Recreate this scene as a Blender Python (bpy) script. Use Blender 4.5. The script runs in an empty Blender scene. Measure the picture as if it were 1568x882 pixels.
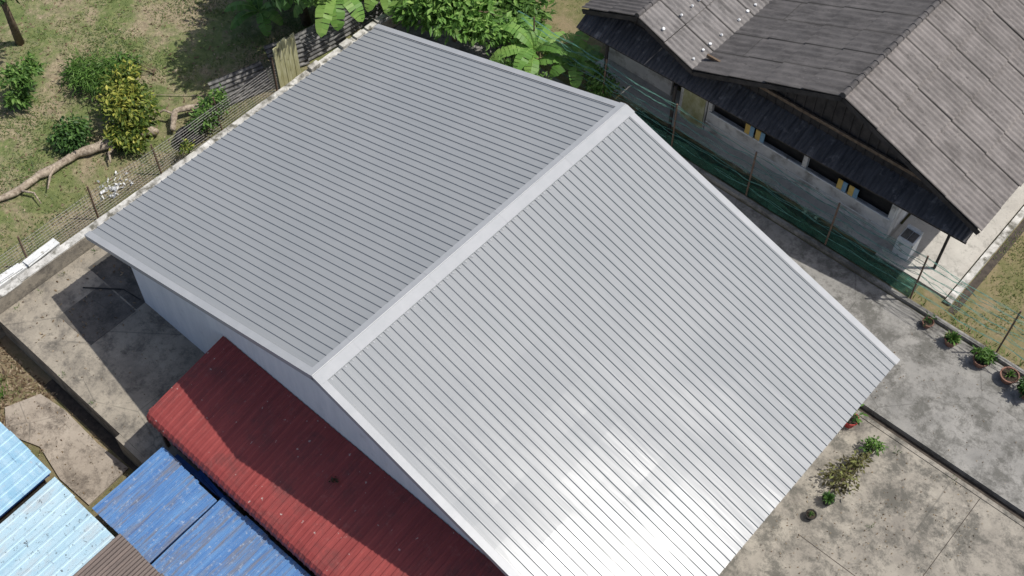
import bpy, math, random
import numpy as np
from mathutils import Vector, Matrix, noise as mnoise
random.seed(7); rng=np.random.default_rng(7)
sc=bpy.context.scene
# ---------------------------------------------------------------- helpers
class NT:
    def __init__(s,name):
        s.m=bpy.data.materials.new(name); s.m.use_nodes=True; s.t=s.m.node_tree; s.n=s.t.nodes; s.l=s.t.links
        s.p=s.n["Principled BSDF"]; s.out=s.n["Material Output"]
        s.tc=s.n.new("ShaderNodeTexCoord").outputs["Object"]
    def map(s,scale=(1,1,1),loc=(0,0,0)):
        m=s.n.new("ShaderNodeMapping"); m.inputs["Scale"].default_value=scale; m.inputs["Location"].default_value=loc
        s.l.new(s.tc,m.inputs[0]); return m.outputs[0]
    def noise(s,scale,detail=6,rough=.6,vec=None,dist=0):
        k=s.n.new("ShaderNodeTexNoise"); k.inputs["Scale"].default_value=scale; k.inputs["Detail"].default_value=detail
        k.inputs["Roughness"].default_value=rough; k.inputs["Distortion"].default_value=dist
        s.l.new(vec if vec is not None else s.tc,k.inputs["Vector"]); return k.outputs["Fac"]
    def vor(s,scale,feat='F1',vec=None,out="Distance"):
        k=s.n.new("ShaderNodeTexVoronoi"); k.feature=feat; k.inputs["Scale"].default_value=scale
        s.l.new(vec if vec is not None else s.tc,k.inputs["Vector"]); return k.outputs[out]
    def ramp(s,fac,stops,interp='LINEAR'):
        r=s.n.new("ShaderNodeValToRGB"); r.color_ramp.interpolation=interp; e=r.color_ramp.elements
        while len(e)<len(stops): e.new(.5)
        for i,(p,c) in enumerate(stops):
            e[i].position=p; e[i].color=c if hasattr(c,'__len__') else (c,c,c,1)
        s.l.new(fac,r.inputs[0]); return r.outputs[0]
    def mix(s,a,b,fac,mode='MIX'):
        m=s.n.new("ShaderNodeMix"); m.data_type='RGBA'; m.blend_type=mode
        for inp,v in ((m.inputs[0],fac),(m.inputs[6],a),(m.inputs[7],b)):
            if hasattr(v,'node'): s.l.new(v,inp)
            else: inp.default_value=v
        return m.outputs[2]
    def math(s,op,a,b=0.):
        m=s.n.new("ShaderNodeMath"); m.operation=op
        for inp,v in ((m.inputs[0],a),(m.inputs[1],b)):
            if hasattr(v,'node'): s.l.new(v,inp)
            else: inp.default_value=v
        return m.outputs[0]
    def sep(s):
        k=s.n.new("ShaderNodeSeparateXYZ"); s.l.new(s.tc,k.inputs[0]); return k.outputs
    def base(s,c): 
        if hasattr(c,'node'): s.l.new(c,s.p.inputs["Base Color"])
        else: s.p.inputs["Base Color"].default_value=c
    def rough(s,v): 
        if hasattr(v,'node'): s.l.new(v,s.p.inputs["Roughness"])
        else: s.p.inputs["Roughness"].default_value=v
    def bump(s,h,strength=.3,dist=.02):
        b=s.n.new("ShaderNodeBump"); b.inputs["Strength"].default_value=strength; b.inputs["Distance"].default_value=dist
        s.l.new(h,b.inputs["Height"]); s.l.new(b.outputs[0],s.p.inputs["Normal"])
def simple(name,c1,c2,scale=3,rough=.8,metal=0,bump=.2,stretch=(1,1,1),lo=.35,hi=.65,c3=None,s3=8,lo3=.6,hi3=.68,spec=.4):
    t=NT(name); v=t.map(stretch)
    c=t.ramp(t.noise(scale,6,.65,v),[(lo,c1),(hi,c2)])
    if c3: c=t.mix(c,c3,t.ramp(t.noise(s3,5,.6),[(lo3,0.),(hi3,1.)]))
    t.base(c); t.rough(rough); t.p.inputs["Metallic"].default_value=metal
    t.p.inputs["Specular IOR Level"].default_value=spec
    if bump: t.bump(t.noise(scale*8,4,.7),bump,.01)
    return t.m
class MB:
    def __init__(s): s.v=[]; s.f=[]; s.c=[]
    def add(s,vs,fs,c=None):
        o=len(s.v); s.v+= [tuple(x) for x in vs]; s.f+=[tuple(i+o for i in f) for f in fs]
        if c is not None: s.c+=[c]*len(vs)
    def quad(s,a,b,c,d): s.add([a,b,c,d],[(0,1,2,3)])
    def box(s,x0,x1,y0,y1,z0,z1):
        s.add([(x0,y0,z0),(x1,y0,z0),(x1,y1,z0),(x0,y1,z0),(x0,y0,z1),(x1,y0,z1),(x1,y1,z1),(x0,y1,z1)],
              [(0,3,2,1),(4,5,6,7),(0,1,5,4),(1,2,6,5),(2,3,7,6),(3,0,4,7)])
    def beam(s,a,b,w,h,up=(0,0,1)):
        a=Vector(a);b=Vector(b);d=(b-a).normalized(); r=d.cross(Vector(up)).normalized(); u=r.cross(d)
        vs=[]
        for p in (a,b):
            for i,j in ((-1,-1),(1,-1),(1,1),(-1,1)): vs.append(p+r*(i*w/2)+u*(j*h/2))
        s.add(vs,[(0,1,2,3),(4,7,6,5),(0,4,5,1),(1,5,6,2),(2,6,7,3),(3,7,4,0)])
    def tube(s,pts,rad,n=6,cap=True,jit=0):
        pts=[Vector(p) for p in pts]
        if not hasattr(rad,'__len__'): rad=[rad]*len(pts)
        vs=[]
        for i,p in enumerate(pts):
            d=(pts[min(i+1,len(pts)-1)]-pts[max(i-1,0)]).normalized()
            ref=Vector((0,0,1)) if abs(d.z)<.9 else Vector((1,0,0))
            r=d.cross(ref).normalized(); u=r.cross(d)
            for k in range(n):
                a=2*math.pi*k/n; rr=rad[i]*(1+random.uniform(-jit,jit)); vs.append(p+r*math.cos(a)*rr+u*math.sin(a)*rr)
        fs=[(i*n+k,i*n+(k+1)%n,(i+1)*n+(k+1)%n,(i+1)*n+k) for i in range(len(pts)-1) for k in range(n)]
        if cap: fs+=[tuple(range(n))[::-1],tuple(range((len(pts)-1)*n,len(pts)*n))]
        s.add(vs,fs)
    def lathe(s,c,prof,n=20):
        vs=[(c[0]+r*math.cos(2*math.pi*k/n),c[1]+r*math.sin(2*math.pi*k/n),c[2]+z) for r,z in prof for k in range(n)]
        fs=[(i*n+k,i*n+(k+1)%n,(i+1)*n+(k+1)%n,(i+1)*n+k) for i in range(len(prof)-1) for k in range(n)]
        s.add(vs,fs)
    def build(s,name,mat,smooth=False,solid=0):
        me=bpy.data.meshes.new(name); me.from_pydata(s.v,[],s.f); me.materials.append(mat)
        if s.c and len(s.c)==len(s.v):
            a=me.color_attributes.new("rnd",'FLOAT_COLOR','POINT')
            a.data.foreach_set("color",np.array([(c,c,c,1.) for c in s.c],dtype=np.float32).ravel())
        if smooth: me.shade_smooth()
        me.update(); o=bpy.data.objects.new(name,me); sc.collection.objects.link(o)
        if solid:
            m=o.modifiers.new("t",'SOLIDIFY'); m.thickness=solid; m.offset=-1
        return o
def group(name,loc,kids):
    e=bpy.data.objects.new(name,None); e.location=loc; e.empty_display_size=.3; sc.collection.objects.link(e)
    for k in kids:
        k.parent=e; k.matrix_parent_inverse=Matrix.Translation(loc).inverted()
    return e
def corr(mb,A,B,Cc,D,pitch,h,kind='sine',segs=1,wob=0):
    """sheet A-B is across the ribs, D is A + along-rib, C is B + along-rib"""
    A,B,Cc,D=map(Vector,(A,B,Cc,D)); L=(B-A).length; n=max(1,round(L/pitch)); nrm=(B-A).cross(D-A).normalized()
    if nrm.z<0: nrm=-nrm
    prof=[]
    if kind=='sine': 
        for i in range(n*8+1): prof.append((i/(n*8),h*.5*(1+math.sin(i/8*2*math.pi))))
    elif kind=='trap':
        for i in range(n):
            for a,b in ((0,0),(.38,-.0),(.45,1),(.60,1),(.67,0)): prof.append(((i+a)/n,b*h))
        prof.append((1,0))
    vs=[];m=len(prof)
    for j in range(segs+1):
        t=j/segs
        for a,b in prof:
            p0=A.lerp(B,a); p1=D.lerp(Cc,a); p=p0.lerp(p1,t)+nrm*b
            if wob: p+=nrm*wob*mnoise.noise(Vector((p.x*.7,p.y*.7,3.3)))
            vs.append(p)
    fs=[(j*m+i,j*m+i+1,(j+1)*m+i+1,(j+1)*m+i) for j in range(segs) for i in range(m-1)]
    mb.add(vs,fs)
# ---------------------------------------------------------------- materials
def concrete(name,lt,dk,stain,seed=0,cracks=True,st=(.5,.62)):
    t=NT(name); v=t.map((1,1,1),(seed,seed*.7,0))
    c=t.ramp(t.noise(.7,8,.68,v,.1),[(.34,dk),(.62,lt)])
    c=t.mix(c,stain,t.ramp(t.noise(1.0,9,.8,v,.15),[(st[0],0.),(st[1],.9)]))
    c=t.mix(c,(lt[0]*1.2,lt[1]*1.2,lt[2]*1.2,1),t.ramp(t.noise(2.3,8,.78,v),[(.56,0.),(.68,.6)]))
    c=t.mix(c,(stain[0]*.7,stain[1]*.7,stain[2]*.68,1),t.ramp(t.noise(3.2,8,.82,t.map((1,1,1),(seed+7,2,0))),[(.54,0.),(.66,.7)]))
    c=t.mix(c,(.05,.05,.045,1),t.ramp(t.noise(9,7,.78,v),[(.58,0.),(.7,.6)]))
    if cracks:
        cr=t.ramp(t.vor(.33,'DISTANCE_TO_EDGE',t.map((1,1,1),(seed+3,1,0))),[(0.,1.),(.008,0.)])
        nn=t.ramp(t.noise(.6,2,.5,v),[(.47,0.),(.57,.5)])
        c=t.mix(c,(.06,.058,.05,1),t.math('MULTIPLY',cr,nn))
    t.base(c); t.rough(.92); t.bump(t.noise(30,6,.75,v),.35,.01); return t.m
m_conR=concrete("yard_concrete",(.35,.32,.265,1),(.21,.19,.16,1),(.10,.095,.08,1),0,st=(.46,.58))
m_conN=concrete("lane_concrete",(.30,.29,.265,1),(.2,.195,.18,1),(.105,.102,.09,1),9,st=(.46,.58))
m_conL=concrete("mossy_concrete",(.36,.32,.255,1),(.23,.205,.165,1),(.11,.10,.085,1),4,st=(.48,.62))
m_path=concrete("path_concrete",(.38,.33,.27,1),(.26,.22,.175,1),(.12,.10,.08,1),21,st=(.48,.6))
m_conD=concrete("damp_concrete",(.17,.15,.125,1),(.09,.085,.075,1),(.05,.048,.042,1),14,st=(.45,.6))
m_drain=simple("drain_mud",(.035,.028,.022,1),(.08,.065,.05,1),6)
# ground
t=NT("ground_soil_grass"); sx=t.sep()
g=t.ramp(t.noise(3,7,.7),[(.3,(.07,.105,.025,1)),(.55,(.15,.185,.06,1)),(.7,(.22,.22,.09,1))])
dry=t.ramp(t.noise(6,7,.75),[(.3,(.16,.125,.08,1)),(.65,(.38,.32,.20,1))])
msk=t.ramp(t.noise(.45,8,.74,None,.2),[(.45,0.),(.58,1.)])
c=t.mix(g,dry,msk)
dark=t.ramp(t.noise(2.2,7,.8),[(.58,0.),(.72,.6)])
c=t.mix(c,(.08,.06,.035,1),dark)
low=t.ramp(t.math('ADD',t.math('MULTIPLY',sx[1],-.5),-1.2),[(0.,0.),(.2,1.)])
earth=t.ramp(t.noise(4,8,.8),[(.35,(.07,.052,.036,1)),(.6,(.26,.21,.155,1))])
c=t.mix(c,earth,low)
far=t.ramp(t.math('MULTIPLY',t.math('ADD',sx[0],16.),1/12.),[(0.,0.),(.5,1.)])
c=t.mix(c,t.ramp(t.noise(1.2,8,.75),[(.38,(.12,.125,.04,1)),(.6,(.26,.2,.115,1))]),t.math('MULTIPLY',far,.8))
t.base(c); t.rough(.95); t.bump(t.noise(14,6,.8),.8,.05); m_ground=t.m

t=NT("zinc_roof"); v=t.map((.25,9,.25)); 
c=t.mix((.295,.31,.32,1),(.26,.275,.283,1),t.noise(1.2,4,.5,v))
c=t.mix(c,(.32,.33,.335,1),t.ramp(t.noise(.35,5,.6),[(.4,0.),(.7,.5)]))
t.base(c); t.p.inputs["Metallic"].default_value=.0; t.p.inputs["Specular IOR Level"].default_value=.2
t.rough(t.ramp(t.noise(1.5,5,.6,t.map((.3,6,.3))),[(.3,.15),(.7,.27)])); t.bump(t.noise(1.3,3,.6,t.map((.35,3.6,.35))),.32,.01); m_zinc=t.m
t=NT("zinc_flashing"); t.base(t.ramp(t.noise(2,5),[(.3,(.33,.345,.355,1)),(.7,(.38,.39,.40,1))])); t.p.inputs["Specular IOR Level"].default_value=.25; t.rough(.35); t.bump(t.noise(1.5,3),.2,.02); m_flash=t.m
t=NT("white_wall"); v=t.map((3,3,.5))
t.base(t.mix(t.ramp(t.noise(1,7,.7,v),[(.35,(.74,.75,.75,1)),(.6,(.84,.84,.83,1))]),(.48,.46,.42,1),t.ramp(t.noise(2,7,.7),[(.58,0.),(.75,.4)]))); t.rough(.9); m_white=t.m
t=NT("red_roof_paint"); v=t.map((5,.5,1))
c=t.ramp(t.noise(1,7,.7,v),[(.3,(.21,.035,.032,1)),(.7,(.32,.06,.052,1))])
c=t.mix(c,(.11,.04,.036,1),t.ramp(t.noise(.9,8,.75),[(.5,0.),(.68,.7)]))
c=t.mix(c,(.34,.13,.11,1),t.ramp(t.noise(3,7,.75),[(.58,0.),(.7,.5)]))
c=t.mix(c,(.5,.42,.38,1),t.ramp(t.noise(8,4,.5),[(.70,0.),(.73,.85)]))
t.base(c); t.rough(.55); t.bump(t.noise(25,4),.1,.01); m_red=t.m
def rusty(name,a,b,rust,lo=.55,hi=.66,st=(7,.6,1),sp=None,metal=.1,hs=(.6,.66)):
    t=NT(name); v=t.map(st)
    c=t.ramp(t.noise(1,7,.7,v),[(.3,a),(.7,b)])
    c=t.mix(c,rust,t.ramp(t.noise(1.3,8,.75,t.map((st[0]*.5,st[1],1))),[(lo,0.),(hi,.9)]))
    if sp: c=t.mix(c,sp,t.ramp(t.noise(7,7,.8),[(hs[0],0.),(hs[1],.9)]))
    t.base(c); t.rough(.5); t.p.inputs["Metallic"].default_value=metal; t.bump(t.noise(20,4),.1,.01); return t.m
m_blue=rusty("blue_roof_paint",(.06,.15,.36,1),(.14,.30,.54,1),(.17,.18,.22,1),.48,.6,(9,.4,1),(.38,.44,.52,1),hs=(.56,.66))
m_lblue=rusty("light_blue_roof_paint",(.34,.52,.62,1),(.50,.66,.72,1),(.45,.48,.48,1),.5,.7,(3,.8,1),(.06,.065,.07,1),hs=(.59,.62))
m_cblue=rusty("sky_blue_roof_paint",(.24,.45,.6,1),(.42,.6,.7,1),(.09,.13,.2,1),.6,.68,(1.5,5,1),(.5,.52,.53,1),hs=(.58,.68))
m_brown=rusty("brown_roof",(.09,.07,.06,1),(.17,.13,.11,1),(.05,.04,.035,1),.55,.7)
m_dblue=simple("dark_blue_paint",(.01,.05,.2,1),(.02,.09,.3,1),4,.5)
def asb(name,a,b,moss):
    t=NT(name); c=t.ramp(t.noise(1.3,8,.75),[(.32,a),(.66,b)])
    c=t.mix(c,moss,t.ramp(t.noise(.8,8,.8,t.map((1,3,1))),[(.48,0.),(.62,.75)]))
    c=t.mix(c,(b[0]*1.7,b[1]*1.7,b[2]*1.65,1),t.ramp(t.noise(6,7,.8),[(.6,0.),(.7,.7)]))
    c=t.mix(c,(.025,.024,.022,1),t.ramp(t.noise(4,7,.8),[(.58,0.),(.7,.65)]))
    sh=t.n.new("ShaderNodeTexBrick"); sh.inputs["Scale"].default_value=1.; sh.inputs["Brick Width"].default_value=50.; sh.inputs["Row Height"].default_value=1.14
    sh.inputs["Mortar Size"].default_value=.022; sh.inputs["Color1"].default_value=(0,0,0,1); sh.inputs["Color2"].default_value=(0,0,0,1); sh.inputs["Mortar"].default_value=(1,1,1,1)
    t.l.new(t.map((1,1,1),(0,-17.2,0)),sh.inputs["Vector"])
    c=t.mix(c,(.035,.033,.027,1),t.math('MULTIPLY',sh.outputs["Color"],.6))
    t.base(c); t.rough(.95); t.bump(t.noise(30,4,.7),.3,.01); return t.m
m_asA=asb("fibre_cement_brown",(.145,.132,.123,1),(.235,.214,.2,1),(.105,.095,.088,1))
m_asB=asb("fibre_cement_dark",(.072,.068,.067,1),(.125,.116,.112,1),(.045,.042,.041,1))
m_asC=asb("fibre_cement_grey",(.14,.132,.127,1),(.24,.225,.215,1),(.085,.08,.076,1))
m_awn=simple("awning_sheet",(.035,.035,.037,1),(.085,.083,.083,1),2,.6,bump=.1,stretch=(3,.5,1),c3=(.2,.19,.18,1),s3=3,lo3=.58,hi3=.75)
m_darkwood=simple("dark_boards",(.022,.02,.018,1),(.055,.048,.043,1),3,.85)
m_oldwhite=simple("stained_white_wall",(.5,.49,.47,1),(.7,.69,.66,1),1.3,.9,c3=(.2,.185,.155,1),s3=1.6,lo3=.5,hi3=.7)
m_coping=simple("stained_coping",(.38,.37,.34,1),(.66,.65,.61,1),2.5,.9,c3=(.13,.125,.1,1),s3=3,lo3=.48,hi3=.64)
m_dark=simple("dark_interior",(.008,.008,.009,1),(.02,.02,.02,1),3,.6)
m_yel=simple("yellow_shutter",(.6,.40,.10,1),(.7,.5,.17,1),5,.6)
m_sh_bl=simple("blue_shutter",(.18,.33,.46,1),(.25,.42,.55,1),5,.6)
m_post=simple("rusty_post",(.10,.06,.04,1),(.2,.14,.10,1),9,.8)
m_wire=simple("grey_wire",(.12,.12,.115,1),(.22,.21,.20,1),9,.6,.5,0)
m_gwire=simple("green_wire",(.04,.13,.10,1),(.14,.3,.24,1),9,.6,0,0)
m_bark=simple("bark",(.09,.06,.04,1),(.2,.15,.1,1),6,.95,bump=.6)
m_log=simple("dead_wood",(.17,.13,.095,1),(.46,.39,.3,1),5,.95,bump=.6,stretch=(2,2,2))
m_rub=simple("rubber",(.012,.012,.012,1),(.035,.034,.032,1),8,.8)
m_terra=simple("terracotta",(.16,.08,.055,1),(.27,.15,.11,1),9,.85)
m_redpot=simple("red_pot",(.3,.02,.02,1),(.4,.05,.04,1),9,.5)
m_soil=simple("potting_soil",(.02,.015,.01,1),(.06,.045,.03,1),14,.95)
m_plast=simple("white_plastic",(.6,.62,.62,1),(.75,.76,.75,1),4,.5,c3=(.35,.34,.3,1),s3=5)
m_ypanel=simple("yellow_green_panel",(.30,.29,.13,1),(.52,.51,.33,1),4,.7,stretch=(1,8,.6),c3=(.13,.13,.08,1),s3=3)
m_blk=simple("weathered_grey_sheet",(.04,.04,.04,1),(.16,.16,.155,1),5,.7,c3=(.28,.27,.25,1),s3=4,lo3=.52,hi3=.68)
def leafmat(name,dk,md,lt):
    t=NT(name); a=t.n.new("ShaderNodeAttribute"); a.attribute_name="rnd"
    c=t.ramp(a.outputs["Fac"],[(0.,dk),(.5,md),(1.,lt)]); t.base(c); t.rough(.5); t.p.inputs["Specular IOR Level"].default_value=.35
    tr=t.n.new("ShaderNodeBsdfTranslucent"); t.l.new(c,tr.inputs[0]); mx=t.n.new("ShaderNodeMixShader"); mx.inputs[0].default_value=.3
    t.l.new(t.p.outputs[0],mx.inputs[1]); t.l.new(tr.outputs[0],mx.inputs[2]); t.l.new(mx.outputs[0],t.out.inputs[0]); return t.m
l_dark=leafmat("leaf_dark",(.015,.04,.01,1),(.045,.11,.025,1),(.12,.23,.05,1))
l_mid=leafmat("leaf_mid",(.03,.075,.015,1),(.085,.18,.035,1),(.2,.34,.075,1))
l_yel=leafmat("leaf_yellow",(.03,.07,.012,1),(.12,.18,.03,1),(.52,.50,.10,1))
l_ban=leafmat("leaf_banana",(.05,.12,.02,1),(.14,.29,.055,1),(.3,.46,.12,1))
l_grass=leafmat("grass_blade",(.06,.10,.02,1),(.14,.19,.055,1),(.3,.28,.12,1))
l_dry=leafmat("dry_leaf",(.08,.05,.03,1),(.22,.155,.09,1),(.42,.34,.23,1))
l_olive=leafmat("leaf_withered",(.06,.05,.025,1),(.14,.13,.05,1),(.25,.28,.09,1))
t=NT("green_netting"); t.base(t.ramp(t.noise(2,6),[(.3,(.01,.055,.035,1)),(.7,(.025,.11,.07,1))])); t.rough(.8)
a=t.ramp(t.noise(2.2,7,.75),[(.38,.45),(.62,.92)]); t.l.new(a,t.p.inputs["Alpha"]); m_net=t.m
t=NT("loose_netting"); t.base((.16,.30,.24,1)); t.rough(.8)
a=t.ramp(t.noise(5,7,.8),[(.5,.0),(.66,.6)]); t.l.new(a,t.p.inputs["Alpha"]); m_net2=t.m
# ---------------------------------------------------------------- ground
mb=MB()
ys=[-400,-60,-12,-2.75,-2.65,0,16.3,16.34,40,120,600]; xs=[-500,-60,-25,-13,-12.48,-12.4,0,12,25.8,25.9,90,500]
def zf(x,y):
    if y<=-2.75: return -1.0
    if -12.45<x<25.85 and y<16.32: return -1.0
    return -.03
for y in ys:
    for x in xs: mb.v.append((x,y,zf(x,y)))
n=len(xs)
for j in range(len(ys)-1):
    for i in range(n-1): mb.f.append((j*n+i,j*n+i+1,(j+1)*n+i+1,(j+1)*n+i))
mb.build("ground",m_ground)
mb=MB(); mb.box(-9.2,26,-2.82,12.08,-1.1,.0); mb.build("concrete_yard",m_conR)
mb=MB(); mb.box(-12.3,-9.204,-2.82,12.0,-1.1,.0)
mb.box(-9.2,-4.75,-2.83,.62,-.2,.006); mb.box(-6.2,-4.8,-3.0,-2.835,-1.1,.0); mb.build("concrete_drive",m_conL)
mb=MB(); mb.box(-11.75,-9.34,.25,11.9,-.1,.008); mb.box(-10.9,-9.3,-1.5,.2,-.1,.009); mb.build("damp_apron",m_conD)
mb=MB(); mb.tube([(-11.2,-.35,.05),(-10.2,.45,.05),(-9.5,.55,.06)],.022,8); mb.build("drain_pipe",m_rub)
mb=MB(); mb.box(-12.3,26,12.36,16.3,-1.05,.0); mb.build("concrete_lane",m_conN)
mb=MB(); mb.box(-12.3,26,12.085,12.355,-1.05,-.2); mb.build("drain_channel",m_drain)
mb=MB(); mb.box(9.0,26,11.93,12.06,-.02,.025); mb.build("drain_kerb",m_conR)
mb=MB()
for x in (13.4,17.8): mb.box(x,x+.02,3,11.9,-.01,.004)
mb.box(10.2,26,7.6,7.62,-.01,.004); mb.build("slab_joints",m_drain)
mb=MB()
pp=[(-9.7,-3.4),(-8.7,-3.25),(-7.0,-3.3),(-5.7,-3.2),(-5.6,-4.7),(-6.9,-4.75),(-8.2,-4.5),(-9.3,-4.9),(-10.1,-4.4)]
mb.add([(x,y,-.93) for x,y in pp]+[(x,y,-1.1) for x,y in pp],[tuple(range(9))[::-1]]+[(i,(i+1)%9,9+(i+1)%9,9+i) for i in range(9)])
mb.build("concrete_path",m_path)
mb=MB(); mb.box(-9.9,-4.4,-3.15,-2.83,-1.05,-.985); mb.build("drain_gully",m_drain)
# ---------------------------------------------------------------- main house
Zr=6.361; XL,ZL=-10.175,3.182; XR,ZR=9.758,3.30; Ly=12.0
kids=[]
def slopept(side,d,y,off=0):
    X,Z=(XL,ZL) if side<0 else (XR,ZR)
    L=math.hypot(X,Zr-Z); tx=X/L; tz=(Z-Zr)/L
    nx=(Zr-Z)/L*(1 if X>0 else -1); nz=abs(X)/L
    return Vector((tx*d+nx*off,y,Zr+tz*d+nz*off))
LL=math.hypot(XL,Zr-ZL); LR=math.hypot(XR,Zr-ZR)
mb=MB()
for side,L in ((-1,LL),(1,LR)):
    corr(mb,slopept(side,.12 if side<0 else .22,.1),slopept(side,.12 if side<0 else .22,Ly-.1),slopept(side,L,Ly-.1),slopept(side,L,.1),.235,.027 if side<0 else .031,'trap',14,.014)
kids.append(mb.build("roof_sheets",m_zinc))
mb=MB()
for side,L in ((-1,LL),(1,LR)):
    a,b,c,d=[slopept(side,dd,y,-.02) for dd,y in ((0,0.02),(0,Ly-.02),(L-.03,Ly-.02),(L-.03,.02))]; mb.quad(a,b,c,d)
kids.append(mb.build("roof_underlay",m_flash))
mb=MB()
n=9
for side,w in ((-1,.19),(1,.31)):
    for i in range(n):
        y0=i*Ly/n-.0; y1=(i+1)*Ly/n+.03; o=.05+.004*(i%2)
        p=[slopept(side,0,y0,o),slopept(side,0,y1,o),slopept(side,w,y1,o),slopept(side,w,y0,o)]
        p2=[slopept(side,w,y0,o),slopept(side,w,y1,o),slopept(side,w+.015,y1,o-.035),slopept(side,w+.015,y0,o-.035)]
        mb.add(p,[(0,1,2,3)]); mb.add(p2,[(0,1,2,3)])
mb.tube([(0,0,Zr+.05),(0,Ly,Zr+.05)],.022,8)
kids.append(mb.build("ridge_cap",m_flash))
mb=MB(); npn=round((Ly-.2)/.235)
for i in range(npn):
    y=.1+(i+.85)*(Ly-.2)/npn
    d=.33
    a=slopept(1,d,y-.05,.004); b=slopept(1,d,y+.05,.004); c_=slopept(1,d+.07,y+.02,.004); e=slopept(1,d-.005,y,.034)
    mb.add([a,b,c_,e],[(0,2,3),(2,1,3)])
kids.append(mb.build("pan_end_stops",m_flash))
mb=MB()
for side,L in ((-1,LL),(1,LR)):
    for y0,y1,out in ((0,.2,0),(Ly-.2,Ly,Ly)):
        mb.add([slopept(side,0,y0,.045),slopept(side,0,y1,.045),slopept(side,L+.02,y1,.045),slopept(side,L+.02,y0,.045)],[(0,1,2,3)])
        mb.add([slopept(side,0,out,.045),slopept(side,L+.02,out,.045),slopept(side,L+.02,out,-.14),slopept(side,0,out,-.14)],[(0,1,2,3)])
    mb.add([slopept(side,L-.02,.0,-.015),slopept(side,L-.02,Ly,-.015),slopept(side,L-.02,Ly,-.16),slopept(side,L-.02,0,-.16)],[(0,1,2,3)])
kids.append(mb.build("verge_flashing",m_flash))
mb=MB()
wx0,wx1,wy0,wy1=-9.33,9.0,.6,11.4
zl=Zr+(ZL-Zr)*wx0/XL-.12; zr=Zr+(ZR-Zr)*wx1/XR-.12
for y in (wy0,wy1): mb.v+= [(wx0,y,0),(wx1,y,0),(wx1,y,zr),(0,y,Zr-.12),(wx0,y,zl)]
mb.f+=[(0,1,2,3,4),(9,8,7,6,5),(1,6,7,2),(5,0,4,9)]
kids.append(mb.build("walls",m_white))
mb=MB()
for side in (-1,1):
    a=slopept(side,.1,.56,-.2); b=slopept(side,(LL if side<0 else LR)-.5,.56,-.2); mb.beam(a,b,.05,.12)
for x in (-7.,-3.5,3.5,7): mb.box(x-.6,x+.6,11.4,11.43,1.1,2.2)
for y in (2.5,5.5,8.5):
    mb.box(9.0,9.03,y-.6,y+.6,1.0,2.2); mb.box(wx0-.03,wx0,y-.5,y+.5,1.1,2.2)
kids.append(mb.build("windows_and_trim",m_dark))
group("grey_roof_house",(0,6,0),kids)
# ---------------------------------------------------------------- red roof lean-to
kids=[]; mb=MB()
rx0,rx1=-4.93,8.2
pr=[(.58,2.56),(-.6,2.32),(-1.75,2.09),(-2.1,2.0),(-2.26,1.93),(-2.34,1.82),(-2.37,1.68)]
n=round((rx1-rx0)/.21); 
xsx=[]
for i in range(n):
    for a,b in ((0,0),(.3,0),(.42,1),(.62,1),(.74,0)): xsx.append((rx0+(i+a)*(rx1-rx0)/n,b*.026))
xsx.append((rx1,0))
for j,(y,z) in enumerate(pr):
    for x,h in xsx:
        ny,nz=((0,1) if j<4 else (-.7,.7)); mb.v.append((x,y+ny*h,z+nz*h+.03*mnoise.noise(Vector((x,y,0)))))
m=len(xsx); mb.f=[(j*m+i,(j)*m+i+1,(j+1)*m+i+1,(j+1)*m+i) for j in range(len(pr)-1) for i in range(m-1)]
kids.append(mb.build("roof_sheets",m_red,solid=.01))
mb=MB(); mb.box(rx0-.05,rx0-.01,-2.2,.58,1.75,1.95)
kids.append(mb.build("fascia",m_red))
mb=MB(); mb.box(-4.72,8,-2.05,.55,-1,1.85); kids.append(mb.build("walls",m_drain))
mb=MB()
for x in (-4.85,-1.5,2,5.5): mb.box(x-.05,x+.05,-2.2,-2.1,-1,1.8)
kids.append(mb.build("posts",m_post))
group("red_roof_annex",(1.5,-1,0),kids)
mb=MB()
for i in range(26):
    a=random.uniform(0,6.28); r=random.uniform(.03,.13); p=Vector((.63+math.cos(a)*r,-.44+math.sin(a)*r,2.42+random.uniform(0,.07))); 
    q=Vector((random.uniform(-.06,.06),random.uniform(-.06,.06),.02)); w=Vector((random.uniform(-.04,.04),random.uniform(-.04,.04),0.02))
    mb.add([p-q,p+w,p+q,p-w],[(0,1,2,3)],random.random()*.1)
mb.build("dead_leaf_pile",l_dry)
# ---------------------------------------------------------------- blue sheds
def shed(name,x0,x1,y0,y1,z0,z1,mat,pitch=.19,kind='trap',fas=m_dblue,wall=m_drain,h=.03):
    k=[]; mb=MB(); n=max(1,round((x1-x0)/.85))
    for i in range(n):
        a=x0+(x1-x0)*i/n; b=x0+(x1-x0)*(i+1)/n+.03; o=.006*(i%2); e0=random.uniform(-.06,.06); e1=random.uniform(-.06,.03)
        corr(mb,(a,y1+e1,z1+o),(b,y1+e1,z1+o),(b,y0+e0,z0+o),(a,y0+e0,z0+o),pitch,h,kind,6,.03)
    k.append(mb.build("roof_sheets",mat,solid=.006))
    mb=MB(); mb.beam((x0+.02,y0+.06,z0-.07),(x0+.02,y1-.06,z1-.07),.04,.12); mb.beam((x1-.03,y0+.06,z0-.07),(x1-.03,y1-.06,z1-.07),.04,.12)
    mb.beam((x0,y1-.09,z1-.08),(x1,y1-.09,z1-.08),.04,.12); k.append(mb.build("fascia",fas))
    mb=MB(); mb.box(x0+.2,x1-.2,y0+.2,y1-.2,-1,min(z0,z1)-.12); k.append(mb.build("walls",wall))
    return group(name,((x0+x1)/2,(y0+y1)/2,-1),k)
shed("blue_roof_shed",-4.2,-1.86,-4.95,-2.55,1.15,1.27,m_blue,.17)
shed("blue_roof_shed",-1.75,6.0,-5.2,-2.41,1.15,1.35,m_blue,.17)
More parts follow.
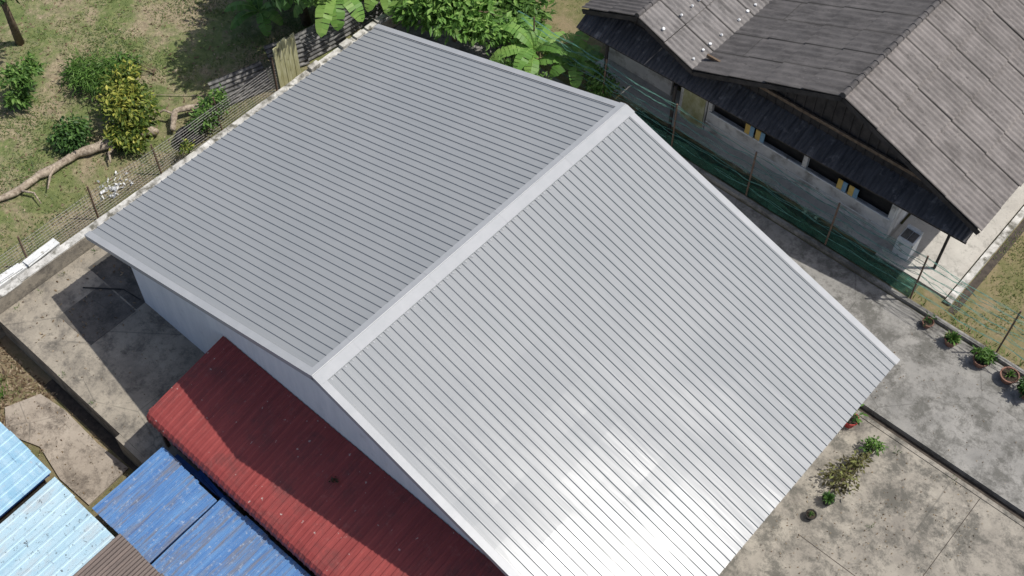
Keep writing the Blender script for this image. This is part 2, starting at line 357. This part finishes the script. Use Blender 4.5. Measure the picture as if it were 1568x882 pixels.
shed("light_blue_roof_shed",-5.62,-2.98,-9.5,-5.08,1.05,1.32,m_lblue,.3,'trap',m_dblue,h=.015)
shed("brown_roof_shed",-2.92,3.0,-9.0,-4.95,1.2,1.42,m_brown,.11,'sine')
shed("sky_blue_roof_shed",-10.5,-5.85,-8.2,-5.05,1.12,1.3,m_cblue,.3,'trap',h=.015)
mb=MB(); mb.beam((-3.9,-2.42,.9),(-1.5,-2.38,1.0),.16,.1); mb.beam((-3.0,-2.3,1.0),(-1.6,-2.45,1.15),.1,.08); mb.build("roof_gutter",m_dblue)
# ---------------------------------------------------------------- left boundary wall + fence
mb=MB(); mb.box(-12.60,-12.34,-3.6,15.2,-1.0,.55)
k1=mb.build("wall_body",m_conL)
mb=MB()
y=-3.6
while y<15.1:
    l=random.uniform(.8,2.6); zz=.552+random.uniform(0,.02)
    mb.box(-12.62+random.uniform(-.02,.03),-12.36+random.uniform(-.02,.03),y,min(y+l-.006,15.2),.5525,zz+.025); y+=l
k2=mb.build("coping",m_coping)
mb=MB()
y=10.6
while y<15:
    if random.random()<.7: mb.box(-12.6,-12.38,y,y+.42,.605,.605+random.uniform(.06,.16))
    y+=random.uniform(.46,.7)
k3=mb.build("upper_blocks",m_coping)
group("boundary_wall",(-12.5,6,0),[k1,k2,k3])
def wirefence(name,a,b,posts,h,mpost,mwire,sp=.14,pr=.035,wr=.006,hh=.1):
    a=Vector(a); b=Vector(b); mb=MB(); k=[]
    for p in posts:
        q=a.lerp(b,p); lx=random.uniform(-.06,.06); ly=random.uniform(-.06,.06)
        mb.tube([q,q+Vector((lx,ly,h+random.uniform(.1,.35)))],[pr,pr*.9],6)
    k.append(mb.build("posts",mpost))
    mb=MB(); L=(b-a).length; d=(b-a)/L; nrm=d.cross(Vector((0,0,1)))
    zz=.03
    while zz<h:
        pts=[]
        N=int(L/.8)
        for i in range(N+1):
            q=a.lerp(b,i/N); pts.append(q+Vector((0,0,zz+.03*mnoise.noise(Vector((i*.6,zz*2,0)))))+nrm*.05*mnoise.noise(Vector((i*.5,zz,5))))
        mb.tube(pts,wr,3,False); zz+=hh
    s=0
    while s<L:
        q=a+d*s+nrm*.04*mnoise.noise(Vector((s*.6,0,5))); mb.tube([q,q+Vector((0,0,h))],wr*.8,3,False); s+=sp
    k.append(mb.build("wire_mesh",mwire))
    return group(name,tuple((a+b)/2),k)
A=(-13.1,-3.6,0);B=(-13.1,9.6,0)
wirefence("wire_fence",A,B,[(y+3.6)/13.2 for y in (-3.5,-.95,1.7,4.3,6.95,9.5)],1.35,m_post,m_wire,.12,.035,wr=.008,hh=.12)
mb=MB()
for i in range(5):
    y=9.65+i*.2; mb.box(-13.12-.01*(i%2),-13.08-.01*(i%2),y,y+.185,0,1.95+random.uniform(-.1,.1))
mb.box(-13.16,-13.135,9.6,10.65,.5,.6); mb.box(-13.16,-13.135,9.6,10.65,1.4,1.5)
mb.build("yellow_plank_gate",m_ypanel)
mb=MB()
for (p,q,h,t) in (((-14.2,7.6),(-13.6,9.5),1.0,.55),((-14.0,10.0),(-13.5,11.2),1.15,.5),((-13.6,11.1),(-13.3,12.9),1.2,.4),((-13.5,12.8),(-13.3,14.8),1.2,.35)):
    corr(mb,(p[0]+t*.5,p[1],.02),(p[0]-t*.3,p[1],h),(q[0]-t*.3,q[1],h+.05),(q[0]+t*.5,q[1],.02),.16,.05,'sine')
mb.build("corrugated_fence",m_blk,solid=.006)
mb=MB()
for x,y,l,w,r in ((-13.0,-1.75,1.0,.28,.05),(-12.93,-.5,1.2,.32,-.05),(-13.0,-3.0,.9,.3,.1)):
    d=Vector((math.sin(r),math.cos(r),0)); c0=Vector((x,y,.5)); 
    mb.beam(c0-d*l/2,c0+d*l/2,w,.04); mb.beam(c0-d*l/2+Vector((.08,0,.05)),c0+d*l*.2+Vector((.08,0,.05)),w*.3,.04)
mb.box(-13.1,-12.82,-3.4,.1,-.02,.46)
mb.build("white_board_ledge",m_plast)
mb=MB()
for i in range(60):
    c0=Vector((random.gauss(-13.75,.18),random.gauss(2.9,.35),random.uniform(0,.12))); a=Vector((random.gauss(0,1),random.gauss(0,1),random.gauss(0,.6))).normalized()*random.uniform(.04,.14); b=Vector((random.gauss(0,1),random.gauss(0,1),random.gauss(0,.6))).normalized()*random.uniform(.03,.1)
    mb.add([c0-a,c0+b,c0+a,c0-b],[(0,1,2,3)])
mb.build("plastic_rubbish",m_plast)
mb=MB()
for (x,y,z,tilt) in ((-13.65,5.95,.12,0),(-13.55,5.9,.32,.2)):
    R,r=.36,.12; N=24;K=8; vs=[]
    for i in range(N):
        a=2*math.pi*i/N
        for k in range(K):
            b=2*math.pi*k/K; rr=R+r*math.cos(b)*(1.2 if math.cos(b)<0 else .8); vs.append((x+rr*math.cos(a),y+rr*math.sin(a),z+r*math.sin(b)+tilt*.3*math.cos(a)))
    mb.add(vs,[(i*K+k,((i+1)%N)*K+k,((i+1)%N)*K+(k+1)%K,i*K+(k+1)%K) for i in range(N) for k in range(K)])
mb.build("old_tyre",m_rub,True)
def rlog(name,pts,rad,branches=(),mat=m_log):
    mb=MB(); P=[];R=[]
    for i in range(len(pts)-1):
        for k in range(6):
            t_=k/6; p=Vector(pts[i]).lerp(Vector(pts[i+1]),t_); 
            p+=Vector((mnoise.noise(p*1.1),mnoise.noise(p*1.1+Vector((9,0,0))),.3*mnoise.noise(p*2)))*.2
            P.append(p); R.append((rad[i]*(1-t_)+rad[i+1]*t_)*(1+.35*mnoise.noise(p*4)))
    P.append(Vector(pts[-1])); R.append(rad[-1]); mb.tube(P,R,9,jit=.1)
    for b,r in branches: mb.tube(b,[r,r*.7,r*.3][:len(b)],6,jit=.1)
    return mb.build(name,mat,True)
rlog("fallen_log",[(-16.3,-1.6,.12),(-16.06,.01,.15),(-15.97,1.49,.17),(-15.69,3.15,.2),(-15.1,4.3,.22),(-14.5,5.29,.25)],[.1,.11,.13,.15,.2,.13],
     [([(-15.3,4.0,.2),(-15.5,4.6,.3),(-15.35,5.0,.5)],.09),([(-15.9,2.2,.2),(-15.6,1.7,.25),(-15.2,1.3,.2)],.07),([(-16,.6,.15),(-15.4,.9,.2),(-14.9,.8,.15)],.05),([(-15.2,4.2,.2),(-14.9,3.6,.3),(-14.6,3.4,.2)],.08)])
rlog("dead_branch",[(-14.2,5.7,.2),(-14.6,6.3,.45),(-14.3,7.0,.3),(-14.0,7.6,.15)],[.1,.11,.09,.05],[([(-14.5,6.2,.4),(-14.9,6.0,.5),(-15.1,5.7,.3)],.06)])
mb=MB(); mb.tube([(-17.5,5.2,0.02),(-16,6.6,.05),(-14.4,8.0,.04)],.015,4); mb.build("fallen_pole",m_log)
# ---------------------------------------------------------------- foliage
def leaves(mb,c,rad,n,size,clumps=14,asp=.42,up=.6,tight=.3):
    c=np.array(c,float); rad=np.array(rad,float)
    cl=[]
    while len(cl)<clumps:
        p=rng.uniform(-1,1,3); d=np.linalg.norm(p)
        if .25<d<1: cl.append(p*(.8+.2*rng.random()))
    for i in range(n):
        k=cl[rng.integers(len(cl))]; p=k+rng.normal(0,tight,3)*np.array([1,1,.8])
        if np.linalg.norm(p)>1.3: continue
        w=c+p*rad
        a=rng.normal(0,1,3)+np.array([p[0],p[1],-.2])*.9; a/=np.linalg.norm(a)
        nn=rng.normal(0,1,3)*.6+np.array([0,0,up*1.5]); s_=np.cross(a,nn); s_/=np.linalg.norm(s_)+1e-9
        L=size*rng.uniform(.6,1.3); mid=w+a*L*.5; 
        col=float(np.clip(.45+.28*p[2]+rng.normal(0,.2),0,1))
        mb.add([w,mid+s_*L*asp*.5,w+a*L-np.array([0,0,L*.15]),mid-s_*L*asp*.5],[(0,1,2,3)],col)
def tree(name,base,trunkh,crowns,mat,leafn,size,tr=.08,asp=.42,limbs=5):
    mb=MB(); b=Vector(base); top=b+Vector((random.uniform(-.15,.15),random.uniform(-.15,.15),trunkh))
    mb.tube([b,b.lerp(top,.5)+Vector((random.uniform(-.05,.05),random.uniform(-.05,.05),0)),top],[tr*1.3,tr,tr*.7],7,jit=.08)
    for c,r,f in crowns:
        for i in range(limbs):
            e=Vector(c)+Vector((random.uniform(-1,1)*r[0],random.uniform(-1,1)*r[1],random.uniform(-.5,.8)*r[2]))*.7
            s0=b.lerp(top,random.uniform(.5,1)); mb.tube([s0,s0.lerp(e,.5)+Vector((0,0,.08)),e],[tr*.5,tr*.32,tr*.1],5)
    k=[mb.build("trunk",m_bark,True)]
    mb=MB()
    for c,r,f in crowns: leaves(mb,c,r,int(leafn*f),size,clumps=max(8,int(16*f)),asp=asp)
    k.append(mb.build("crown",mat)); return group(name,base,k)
tree("dark_shrub",(-18.3,5.4,0),.25,[((-18.2,5.4,.45),(.95,.85,.55),1)],l_mid,2600,.24,.04,.16)
tree("yellow_croton_bush",(-15.75,5.0,0),.6,[((-15.5,5.0,.9),(.9,.75,.75),1),((-16.2,5.6,1.15),(.75,.7,.6),.7),((-14.9,4.5,.5),(.75,.6,.45),.6)],l_yel,2000,.19,.05,.45)
tree("garden_shrub",(-19.3,3.3,0),.9,[((-19.3,3.4,1.1),(.5,.5,.45),.8),((-19.15,3.0,.5),(.35,.4,.4),.4),((-19.5,4.0,1.0),(.3,.3,.3),.3)],l_mid,900,.2,.035)
tree("low_shrub",(-16.4,3.3,0),.3,[((-16.4,3.3,.4),(.6,.6,.45),1)],l_dark,1400,.18,.03)
tree("garden_shrub",(-17.0,7.1,0),.2,[((-17.9,6.6,.3),(.5,.5,.3),1)],l_mid,500,.2,.03)
tree("wall_sapling",(-13.7,7.3,0),.9,[((-13.6,7.2,.9),(.45,.45,.4),1),((-13.3,6.5,.8),(.35,.5,.35),.7)],l_mid,520,.18,.02)
tree("wall_weed",(-13.0,-2.6,0),.4,[((-13.3,-2.7,.6),(.45,.5,.35),1)],l_mid,500,.14,.02)
tree("wall_weed",(-12.9,5.4,0),.3,[((-12.85,5.3,.7),(.18,.3,.25),1)],l_yel,160,.12,.02)
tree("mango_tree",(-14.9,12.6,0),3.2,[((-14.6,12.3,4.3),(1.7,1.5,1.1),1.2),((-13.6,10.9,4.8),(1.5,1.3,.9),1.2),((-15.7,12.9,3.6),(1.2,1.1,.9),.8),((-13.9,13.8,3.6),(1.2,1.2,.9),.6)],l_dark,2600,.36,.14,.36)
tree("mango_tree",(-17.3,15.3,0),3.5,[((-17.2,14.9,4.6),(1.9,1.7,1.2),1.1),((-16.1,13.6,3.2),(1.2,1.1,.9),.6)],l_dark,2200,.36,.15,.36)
tree("mango_tree",(-21.9,4.9,0),3.0,[((-21.2,4.5,4.1),(1.2,1.2,.9),1)],l_dark,1500,.3,.12,.34)
tree("papaya_tree",(-10.2,15.6,0),1.6,[((-10.2,15.3,1.9),(1.3,1.0,.75),1),((-9.0,15.9,1.5),(1.1,.9,.65),.7),((-11.4,15.2,1.3),(.9,.8,.55),.5)],l_ban,1800,.32,.07,.45)
tree("leafy_shrub",(-8.6,17.6,0),1.,[((-9.0,17.8,1.0),(1.0,1.0,.7),.7),((-10.2,18.4,1.2),(1.2,1.0,.8),.9)],l_mid,1600,.3,.06,.4)
tree("leafy_shrub",(-4.3,16.9,0),.5,[((-4.3,16.8,.8),(.55,.5,.5),1)],l_mid,800,.17,.04)
tree("leafy_shrub",(-12.3,17.2,0),.8,[((-12.4,17.0,1.1),(1.3,1.0,.8),1)],l_dark,1400,.28,.05)
tree("leafy_shrub",(-7.2,15.4,0),.4,[((-7.0,15.0,1.1),(1.0,.4,.4),.5),((-5.6,15.3,.9),(.7,.4,.35),.3)],l_mid,1000,.22,.04,.35)
m_bst=simple("banana_stem",(.12,.14,.05,1),(.22,.2,.09,1),6)
def banana(name,base,h,nl,ll,w=.26):
    mb=MB(); b=Vector(base); top=b+Vector((0,0,h)); mb.tube([b,b.lerp(top,.6),top],[.11,.09,.06],8)
    k=[mb.build("pseudostem",m_bst,True)]
    mb=MB()
    for i in range(nl):
        az=2*math.pi*i/nl+random.uniform(-.35,.35); L=ll*random.uniform(.75,1.15); el=random.uniform(.5,1.25); d=Vector((math.cos(az),math.sin(az),0)); s_=Vector((-d.y,d.x,0))
        P=[];N=14; pos=top.copy(); ang=el
        for j in range(N+1):
            P.append(pos.copy()); pos=pos+(d*math.cos(ang)+Vector((0,0,math.sin(ang))))*(L/N); ang-=random.uniform(.09,.17)
        col=random.uniform(.25,.95)
        for j in range(1,N):
            t0=j/N; ww=lambda t_: w*math.sin(math.pi*min(1,max(0,(t_-.05)/.97)))**.55
            w0,w1=ww(t0),ww((j+1)/N)*(1 if j<N-1 else .1)
            for sg in (-1,1):
                dr=random.uniform(.05,.5)*(1 if random.random()<.5 else .4)
                a=P[j]; c_=P[j].lerp(P[j+1],.86 if random.random()<.4 else 1.0)
                mb.add([a,c_,c_+s_*sg*w1+Vector((0,0,-dr*w1)),a+s_*sg*w0+Vector((0,0,-dr*w0*.9))],[(0,1,2,3)],min(1,max(0,col+random.uniform(-.12,.12)-(.15 if sg>0 else 0))))
        mb.tube(P[:8],.018,4,True) ; mb.c+=[.8]*(len(mb.v)-len(mb.c))
    k.append(mb.build("leaves",l_ban)); return group(name,base,k)
banana("banana_plant",(-6.9,16.2,0),1.1,10,1.9)
banana("banana_plant",(-5.6,16.9,0),.9,9,1.6)
banana("banana_plant",(-7.9,16.9,0),.9,8,1.5)
banana("banana_plant",(-13.9,13.3,0),1.7,10,2.2,w=.32)
banana("banana_plant",(-15.2,12.8,0),1.4,9,2.1,w=.3)
banana("banana_plant",(-13.2,15.2,0),1.4,9,2.0,w=.3)
banana("banana_plant",(-16.0,11.4,0),.7,8,1.5,w=.24)
banana("banana_plant",(-14.6,14.9,0),2.0,9,2.2,w=.32)
def weeds(name,pts,mat,n=60,s=.18,sp=.12):
    mb=MB()
    for (x,y,z) in pts:
        for i in range(n):
            a=random.uniform(0,6.28); r=abs(random.gauss(0,sp)); p=Vector((x+math.cos(a)*r,y+math.sin(a)*r,z)); L=s*random.uniform(.5,1.2)
            t_=p+Vector((math.cos(a)*L*.5,math.sin(a)*L*.5,L)); q=Vector((-math.sin(a),math.cos(a),0))*L*.1
            mb.add([p-q,p+q,t_],[(0,1,2)],random.random())
    return mb.build(name,mat)
mb=MB()
for i in range(70000):
    x=random.uniform(-25,-13.4); y=random.uniform(-4,17)
    nv=mnoise.noise(Vector((x*.5,y*.5,0)))+.5*mnoise.noise(Vector((x*1.7,y*1.7,4)))
    if nv<random.uniform(-.35,.45): continue
    a=random.uniform(0,6.28); L=random.uniform(.04,.12); q=Vector((-math.sin(a),math.cos(a),0))*.018; p=Vector((x,y,-.03)); t_=p+Vector((math.cos(a)*L*.9,math.sin(a)*L*.9,L*.7))
    mb.add([p-q,p+q,t_],[(0,1,2)],min(1,max(0,.45-nv*.4+random.gauss(0,.22))))
mb.build("lawn_grass",l_grass)
mb=MB()
for i in range(26000):
    if random.random()<.5: x=random.uniform(-14,2); y=random.uniform(16.5,27)
    else: x=random.uniform(9.4,16); y=random.uniform(16.5,24)
    if x>-5.5 and x<9.4: continue
    nv=mnoise.noise(Vector((x*.8,y*.8,0)))
    if nv<random.uniform(-.3,.4): continue
    a=random.uniform(0,6.28); L=random.uniform(.04,.12); q=Vector((-math.sin(a),math.cos(a),0))*.016; p=Vector((x,y,-.03)); t_=p+Vector((math.cos(a)*L*.9,math.sin(a)*L*.9,L*.7))
    mb.add([p-q,p+q,t_],[(0,1,2)],min(1,max(0,.6+random.gauss(0,.25))))
mb.build("rough_grass",l_grass)
mb=MB()
def litter(n,x0,x1,y0,y1,z,s=(.03,.08)):
    for i in range(n):
        p=Vector((random.uniform(x0,x1),random.uniform(y0,y1),z+random.uniform(0,.02))); a=random.uniform(0,6.28); L=random.uniform(*s)
        d=Vector((math.cos(a)*L,math.sin(a)*L,random.uniform(-.01,.02))); q=Vector((-math.sin(a)*L*.4,math.cos(a)*L*.4,random.uniform(0,.02)))
        mb.add([p-d,p+q,p+d,p-q],[(0,1,2,3)],random.random())
litter(2500,-24,-13.4,-3,16,-.02); litter(2600,-13,-9.3,-7,-3.1,-.98,(.03,.1)); litter(130,-9.6,-4.5,-5,-3,-.92,(.02,.05)); litter(350,9.5,14,6.5,11.9,.008,(.02,.04)); litter(90,-12,-5,-2.7,.5,.015,(.02,.05))
litter(200,-12.2,-9.5,-2.6,10,.015); litter(160,9,17,12.6,16,.01,(.015,.035))
mb.build("fallen_leaves",l_dry)
weeds("weeds",[(-10.5,-4.2,-1),(-10.2,-4.6,-1),(-11,-3.9,-1),(-9.9,-4.9,-1),(-10.8,-5.0,-1)],l_mid,60,.2,.2)
weeds("kerb_weeds",[(x+random.uniform(-.2,.2),16.66,0) for x in np.arange(8.5,15,.45)],l_mid,26,.16,.14)
weeds("pavement_weeds",[(-12.1,y,0) for y in (-2.2,-1.3,-.4,.8)]+[(10.9,11.6,0),(12.6,11.9,0),(11.6,9.1,0),(-9.0,-2.7,0),(-7.6,-2.72,0)],l_mid,18,.1,.08)
# ---------------------------------------------------------------- neighbour house
kids=[]
def rowsheet(a,b,za,zb,y0,y1,mat,name,rows=4,pitch=.19,h=.035):
    mb=MB()
    for r in range(rows):
        t0=max(0,r/rows-.01); t1=(r+1)/rows
        x0=a+(b-a)*t0; x1=a+(b-a)*t1; z0=za+(zb-za)*t0; z1=za+(zb-za)*t1+.045
        yy=y0
        while yy<y1:
            e=random.uniform(-.03,.03); o=random.uniform(0,.012); ye=min(yy+1.14,y1)
            corr(mb,(x0,yy,z0+o),(x0,ye+.02,z0+o),(x1+(e if b>a else -e),ye+.02,z1+o),(x1+(e if b>a else -e),yy,z1+o),pitch,h,'sine'); yy+=1.14
    return mb.build(name,mat,solid=.008)
NY=17.2; NE=34
kids.append(rowsheet(4.04,9.25,5.53,3.52,NY,NE,m_asA,"main_roof_right",4))
kids.append(rowsheet(4.04,-1.07,5.53,3.25,NY,NE,m_asB,"main_roof_left",4,.3,.02))
kids.append(rowsheet(-3.44,-1.07,4.12,3.22,NY,NE,m_asC,"side_roof_right",2,.19))
kids.append(rowsheet(-3.44,-5.7,4.12,3.1,NY,NE,m_asB,"side_roof_left",2,.19))
mb=MB()
y=NY
while y<NE:
    mb.tube([(4.04,y,5.585),(4.04,y+.4,5.57)],[.10,.085],8); mb.tube([(-3.44,y,4.17),(-3.44,y+.4,4.155)],[.09,.075],8); y+=.36
kids.append(mb.build("ridge_tiles",m_asB))
mb=MB()
y=NY+.3
while y<NE:
    for xx,zz in ((-1.28,3.40),(-2.55,3.90)):
        if random.random()<.85: mb.tube([(xx+random.uniform(-.05,.05),y,zz),(xx,y,zz+.05)],random.uniform(.03,.06),6)
    y+=random.uniform(.34,.6)
kids.append(mb.build("roof_bolts",m_plast))
mb=MB()
for a,b in (((4.04,5.46),(9.2,3.45)),((4.04,5.46),(-1.07,3.16)),((-3.44,4.05),(-1.07,3.16)),((-3.44,4.05),(-5.7,3.03))):
    mb.beam((a[0],NY+.06,a[1]-.07),(b[0],NY+.06,b[1]-.07),.05,.17)
kids.append(mb.build("verge_boards",m_darkwood))
mb=MB()
for pts in (((-1.0,2.7),(9.0,2.7),(9.0,3.45),(4.04,5.38),(-1.0,3.1)),((-5.5,2.7),(-1.02,2.7),(-1.02,3.1),(-3.44,3.98),(-5.5,3.0))):
    mb.add([(x,17.95,z) for x,z in pts],[tuple(range(len(pts)))])
for i in range(44):
    x=-5.3+i*.33; 
    zt=(5.38-(x-4.04)*.39 if x>4.04 else 5.38+(x-4.04)*.45) if x>-1 else 3.98-abs(x+3.44)*.4
    mb.box(x,x+.04,17.91,17.949,2.7,zt-.03)
kids.append(mb.build("gable_boards",m_darkwood))
mb=MB(); mb.beam((-1,17.85,3.5),(7.6,17.85,3.55),.07,.12); kids.append(mb.build("gable_rail",m_bark))
mb=MB(); corr(mb,(-5.7,17.92,2.95),(9.0,17.97,3.12),(9.0,17.25,2.76),(-5.7,16.95,2.43),.15,.03,'sine',3,.03)
kids.append(mb.build("awning",m_awn,solid=.006))
mb=MB(); mb.beam((-5.6,17.03,2.38),(9,17.33,2.68),.05,.07)
for x in (-4.4,-1.5): mb.beam((x,17.05,0),(x,17.05,2.4),.09,.09,(0,1,0))
mb.beam((8.3,18.1,0),(8.3,18.1,3.1),.08,.08,(0,1,0))
kids.append(mb.build("awning_frame",m_darkwood))
W0,W1,YW=-.75,6.5,18.1
mb=MB(); mb.box(W0,W1,YW,YW+.15,0,.93); mb.box(6.35,6.5,YW+.15,30,0,2.7); mb.box(W0,W1,YW,YW+.15,1.9,2.7); 
for x in (W0,3.05,W1-.18): mb.box(x,x+.16,YW,YW+.15,.93,1.9)
kids.append(mb.build("front_wall",m_oldwhite))
mb=MB(); mb.box(W0+.1,W1-.1,YW-.05,YW-.002,.93,.99); mb.box(W0,W1,YW-.02,YW-.003,.42,.46)
kids.append(mb.build("window_sill",m_plast))
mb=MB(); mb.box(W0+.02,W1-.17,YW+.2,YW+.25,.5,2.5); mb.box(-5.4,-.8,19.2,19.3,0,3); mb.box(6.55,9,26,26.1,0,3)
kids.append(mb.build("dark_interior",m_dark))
for nm,mat,off in (("yellow_shutters",m_yel,0),("blue_shutters",m_sh_bl,.19)):
    mb=MB()
    for x in (.78,4.4):
        for k_ in (0,1): mb.box(x+k_*.42+off,x+k_*.42+off+(.17 if off else .2)-.015,YW-.03,YW-.006,.995,1.42)
    kids.append(mb.build(nm,mat))
mb=MB(); mb.box(-5.4,-2.6,18.6,18.7,0,1.5); mb.box(-1.9,-.8,18.1,18.2,0,2.2); kids.append(mb.build("porch_wall",m_oldwhite))
mb=MB(); mb.box(-1.75,-.85,18.04,18.09,0,2.1); kids.append(mb.build("slatted_door",m_ypanel))
group("old_bungalow",(2,20,0),kids)
m_patio=concrete("patio_concrete",(.5,.48,.43,1),(.4,.38,.34,1),(.28,.27,.24,1),6,False,(.53,.66))
mb=MB(); mb.box(6.6,9.15,17.35,34,-.1,.06); mb.box(-5.6,6.6,17.5,19,-.1,.02); mb.build("patio",m_patio)
mb=MB(); mb.box(9.2,9.42,17.2,34,-.1,.12); mb.build("patio_kerb",m_coping)
mb=MB(); mb.box(9.45,9.7,17,34,-.1,-.015); mb.build("side_gutter",m_drain)
mb=MB(); mb.box(6.95,7.5,17.75,18.3,.06,.85); mb.box(6.97,7.48,17.77,18.28,.85,.9); mb.box(6.95,7.5,18.27,18.32,.9,1.02)
k1=mb.build("body",m_plast)
mb=MB(); mb.box(7.0,7.22,17.8,18.22,.902,.915); mb.box(7.24,7.45,17.8,18.22,.902,.915); k2=mb.build("lids",m_wire); group("washing_machine",(7.2,18,.06),[k1,k2])
# ---------------------------------------------------------------- right boundary fence with netting
kids=[]
mb=MB(); mb.box(-12.3,26,16.36,16.5,-1.0,.12); kids.append(mb.build("kerb_wall",m_conN))
mb=MB()
for x in (-7.2,-4.1,-1.0,2.1,5.2,8.35,11.35,14.4):
    mb.tube([(x,16.56,0),(x+random.uniform(-.05,.05),16.56+random.uniform(-.05,.05),2.25)],.03,6)
kids.append(mb.build("posts",m_post))
def netpatch(x0,x1,z0,z1,y0,y1,mat,nm,amp):
    mb=MB(); n=int((x1-x0)/.2)
    for i in range(n+1):
        x=x0+(x1-x0)*i/n; 
        for j in range(5):
            t_=j/4; zz=z0+(z1+.25*mnoise.noise(Vector((x*.9,0,7)))-z0)*t_; mb.v.append((x,y0+(y1-y0)*t_+amp*mnoise.noise(Vector((x*.8,zz*1.5,2))),zz))
    mb.f=[(i*5+j,(i+1)*5+j,(i+1)*5+j+1,i*5+j+1) for i in range(n) for j in range(4)]
    return mb.build(nm,mat)
kids.append(netpatch(-3,8.3,.13,.62,16.55,16.6,m_net,"netting",.12))
kids.append(netpatch(-7,8.4,1.0,1.4,16.62,16.55,m_net2,"loose_netting",.3))
mb=MB()
n=60
for i in range(n+1):
    x=-3+11.3*i/n
    mb.v+=[(x,16.62,.02),(x,17.0+.12*mnoise.noise(Vector((x,0,0))),.03),(x,17.35+.15*mnoise.noise(Vector((x*1.3,4,0))),.025)]
mb.f=[(i*3+j,(i+1)*3+j,(i+1)*3+j+1,i*3+j+1) for i in range(n) for j in range(2)]
kids.append(mb.build("ground_netting",m_net))
mb=MB()
for z,am in ((.5,.05),(.9,.07),(1.2,.1),(1.5,.07),(1.85,.1),(2.1,.05)):
    for rep in range(2):
        pts=[]
        for i in range(180):
            x=-8+i*.19; pts.append((x,16.56+am*1.6*mnoise.noise(Vector((x*1.5,z*5,rep*9))),z-.05*math.sin(math.pi*((x+1)%3.1)/3.1)+am*mnoise.noise(Vector((x*1.8,z*3,rep*5+20)))))
        mb.tube(pts,.009,3,False)
kids.append(mb.build("barbed_wires",m_gwire))
group("garden_fence",(5,16.5,0),kids)
# ---------------------------------------------------------------- potted plants
def potted(x,y,r,h,mat,lm,n,ls,kind='bush'):
    mb=MB(); mb.lathe((x,y,0),[(0,0),(r*.7,0),(r*.95,h*.85),(r*1.08,h*.86),(r*1.08,h),(r*.93,h),(r*.9,h*.85)],20); k=[mb.build("pot",mat)]
    mb=MB(); mb.lathe((x,y,0),[(r*.91,h*.86),(r*.5,h*.9),(0,h*.92)],20); k.append(mb.build("soil",m_soil))
    mb=MB()
    if kind=='spiky':
        for i in range(n):
            a=random.uniform(0,6.28); e=random.uniform(.3,1.3); d=Vector((math.cos(a)*math.cos(e),math.sin(a)*math.cos(e),math.sin(e))); s_=Vector((-math.sin(a),math.cos(a),0))*ls*.07; p=Vector((x,y,h*.9)); q=p+d*ls*.55; q2=p+d*ls*.95-Vector((0,0,ls*.15))
            c_=random.random(); mb.add([p-s_*.6,p+s_*.6,q+s_,q-s_],[(0,1,2,3)],c_); mb.add([q-s_,q+s_,q2],[(0,1,2)],c_)
    else: leaves(mb,(x,y,h+ls*1.3),(r*1.1,r*1.1,ls*1.5),n,ls,8)
    k.append(mb.build("foliage",lm))
    return group("potted_plant",(x,y,0),k)
potted(9.25,16.05,.17,.22,m_terra,l_dark,30,.12,'bush')
potted(10.12,15.95,.22,.28,m_terra,l_mid,50,.36,'spiky')
potted(11.16,15.9,.24,.26,m_terra,l_mid,460,.14)
potted(12.06,15.95,.27,.28,m_terra,l_mid,26,.24,'spiky')
potted(12.75,15.8,.22,.28,m_terra,l_dark,500,.15)
potted(9.35,11.5,.22,.32,m_redpot,l_mid,50,.2)
potted(10.26,8.95,.17,.24,m_rub,l_dark,60,.28,'spiky')
potted(10.16,8.25,.15,.2,m_rub,l_dark,20,.15,'spiky')
tree("overgrown_pot_shrub",(10.25,9.9,0),.35,[((10.2,9.7,.3),(.4,.5,.32),.8),((10.3,10.5,.35),(.25,.35,.25),.5)],l_olive,520,.14,.025)
tree("yard_shrub",(10.3,11.1,0),.3,[((10.35,11.15,.3),(.25,.25,.2),1)],l_mid,340,.12,.02)
# ---------------------------------------------------------------- light, world, camera
S=Vector((.455,.38,1)).normalized()
w=bpy.data.worlds.new("World"); sc.world=w; w.use_nodes=True; nt=w.node_tree
sky=nt.nodes.new("ShaderNodeTexSky"); sky.sky_type='NISHITA'; sky.sun_disc=False
sky.sun_elevation=math.asin(S.z); sky.sun_rotation=math.atan2(S.x,S.y); sky.dust_density=2.5; sky.air_density=.8
nt.links.new(sky.outputs[0],nt.nodes["Background"].inputs[0]); nt.nodes["Background"].inputs[1].default_value=.125
sl=bpy.data.lights.new("sun",'SUN'); sl.energy=4.0; sl.angle=math.radians(.5); sl.color=(1,.96,.9)
so=bpy.data.objects.new("sun",sl); so.rotation_euler=S.to_track_quat('Z','Y').to_euler(); so.location=(0,0,40); sc.collection.objects.link(so)
yaw,pitch,roll,f=0.71796,0.94482,0.00964,1910.88
cy,sy,cp,sp=math.cos(yaw),math.sin(yaw),math.cos(pitch),math.sin(pitch)
F=Vector((-sy*cp,cy*cp,-sp)); r=Vector((cy,sy,0)); u=r.cross(F)
R=r*math.cos(roll)+u*math.sin(roll); U=-r*math.sin(roll)+u*math.cos(roll)
cd=bpy.data.cameras.new("camera"); cd.sensor_width=36; cd.lens=f/1568*36; cd.clip_end=2000
cam=bpy.data.objects.new("camera",cd); sc.collection.objects.link(cam)
M=Matrix((R,U,-F)).transposed().to_4x4(); M.translation=(13.891,-8.677,31.749); cam.matrix_world=M; sc.camera=cam
sc.view_settings.view_transform='Standard'; sc.view_settings.look='None'; sc.view_settings.exposure=0
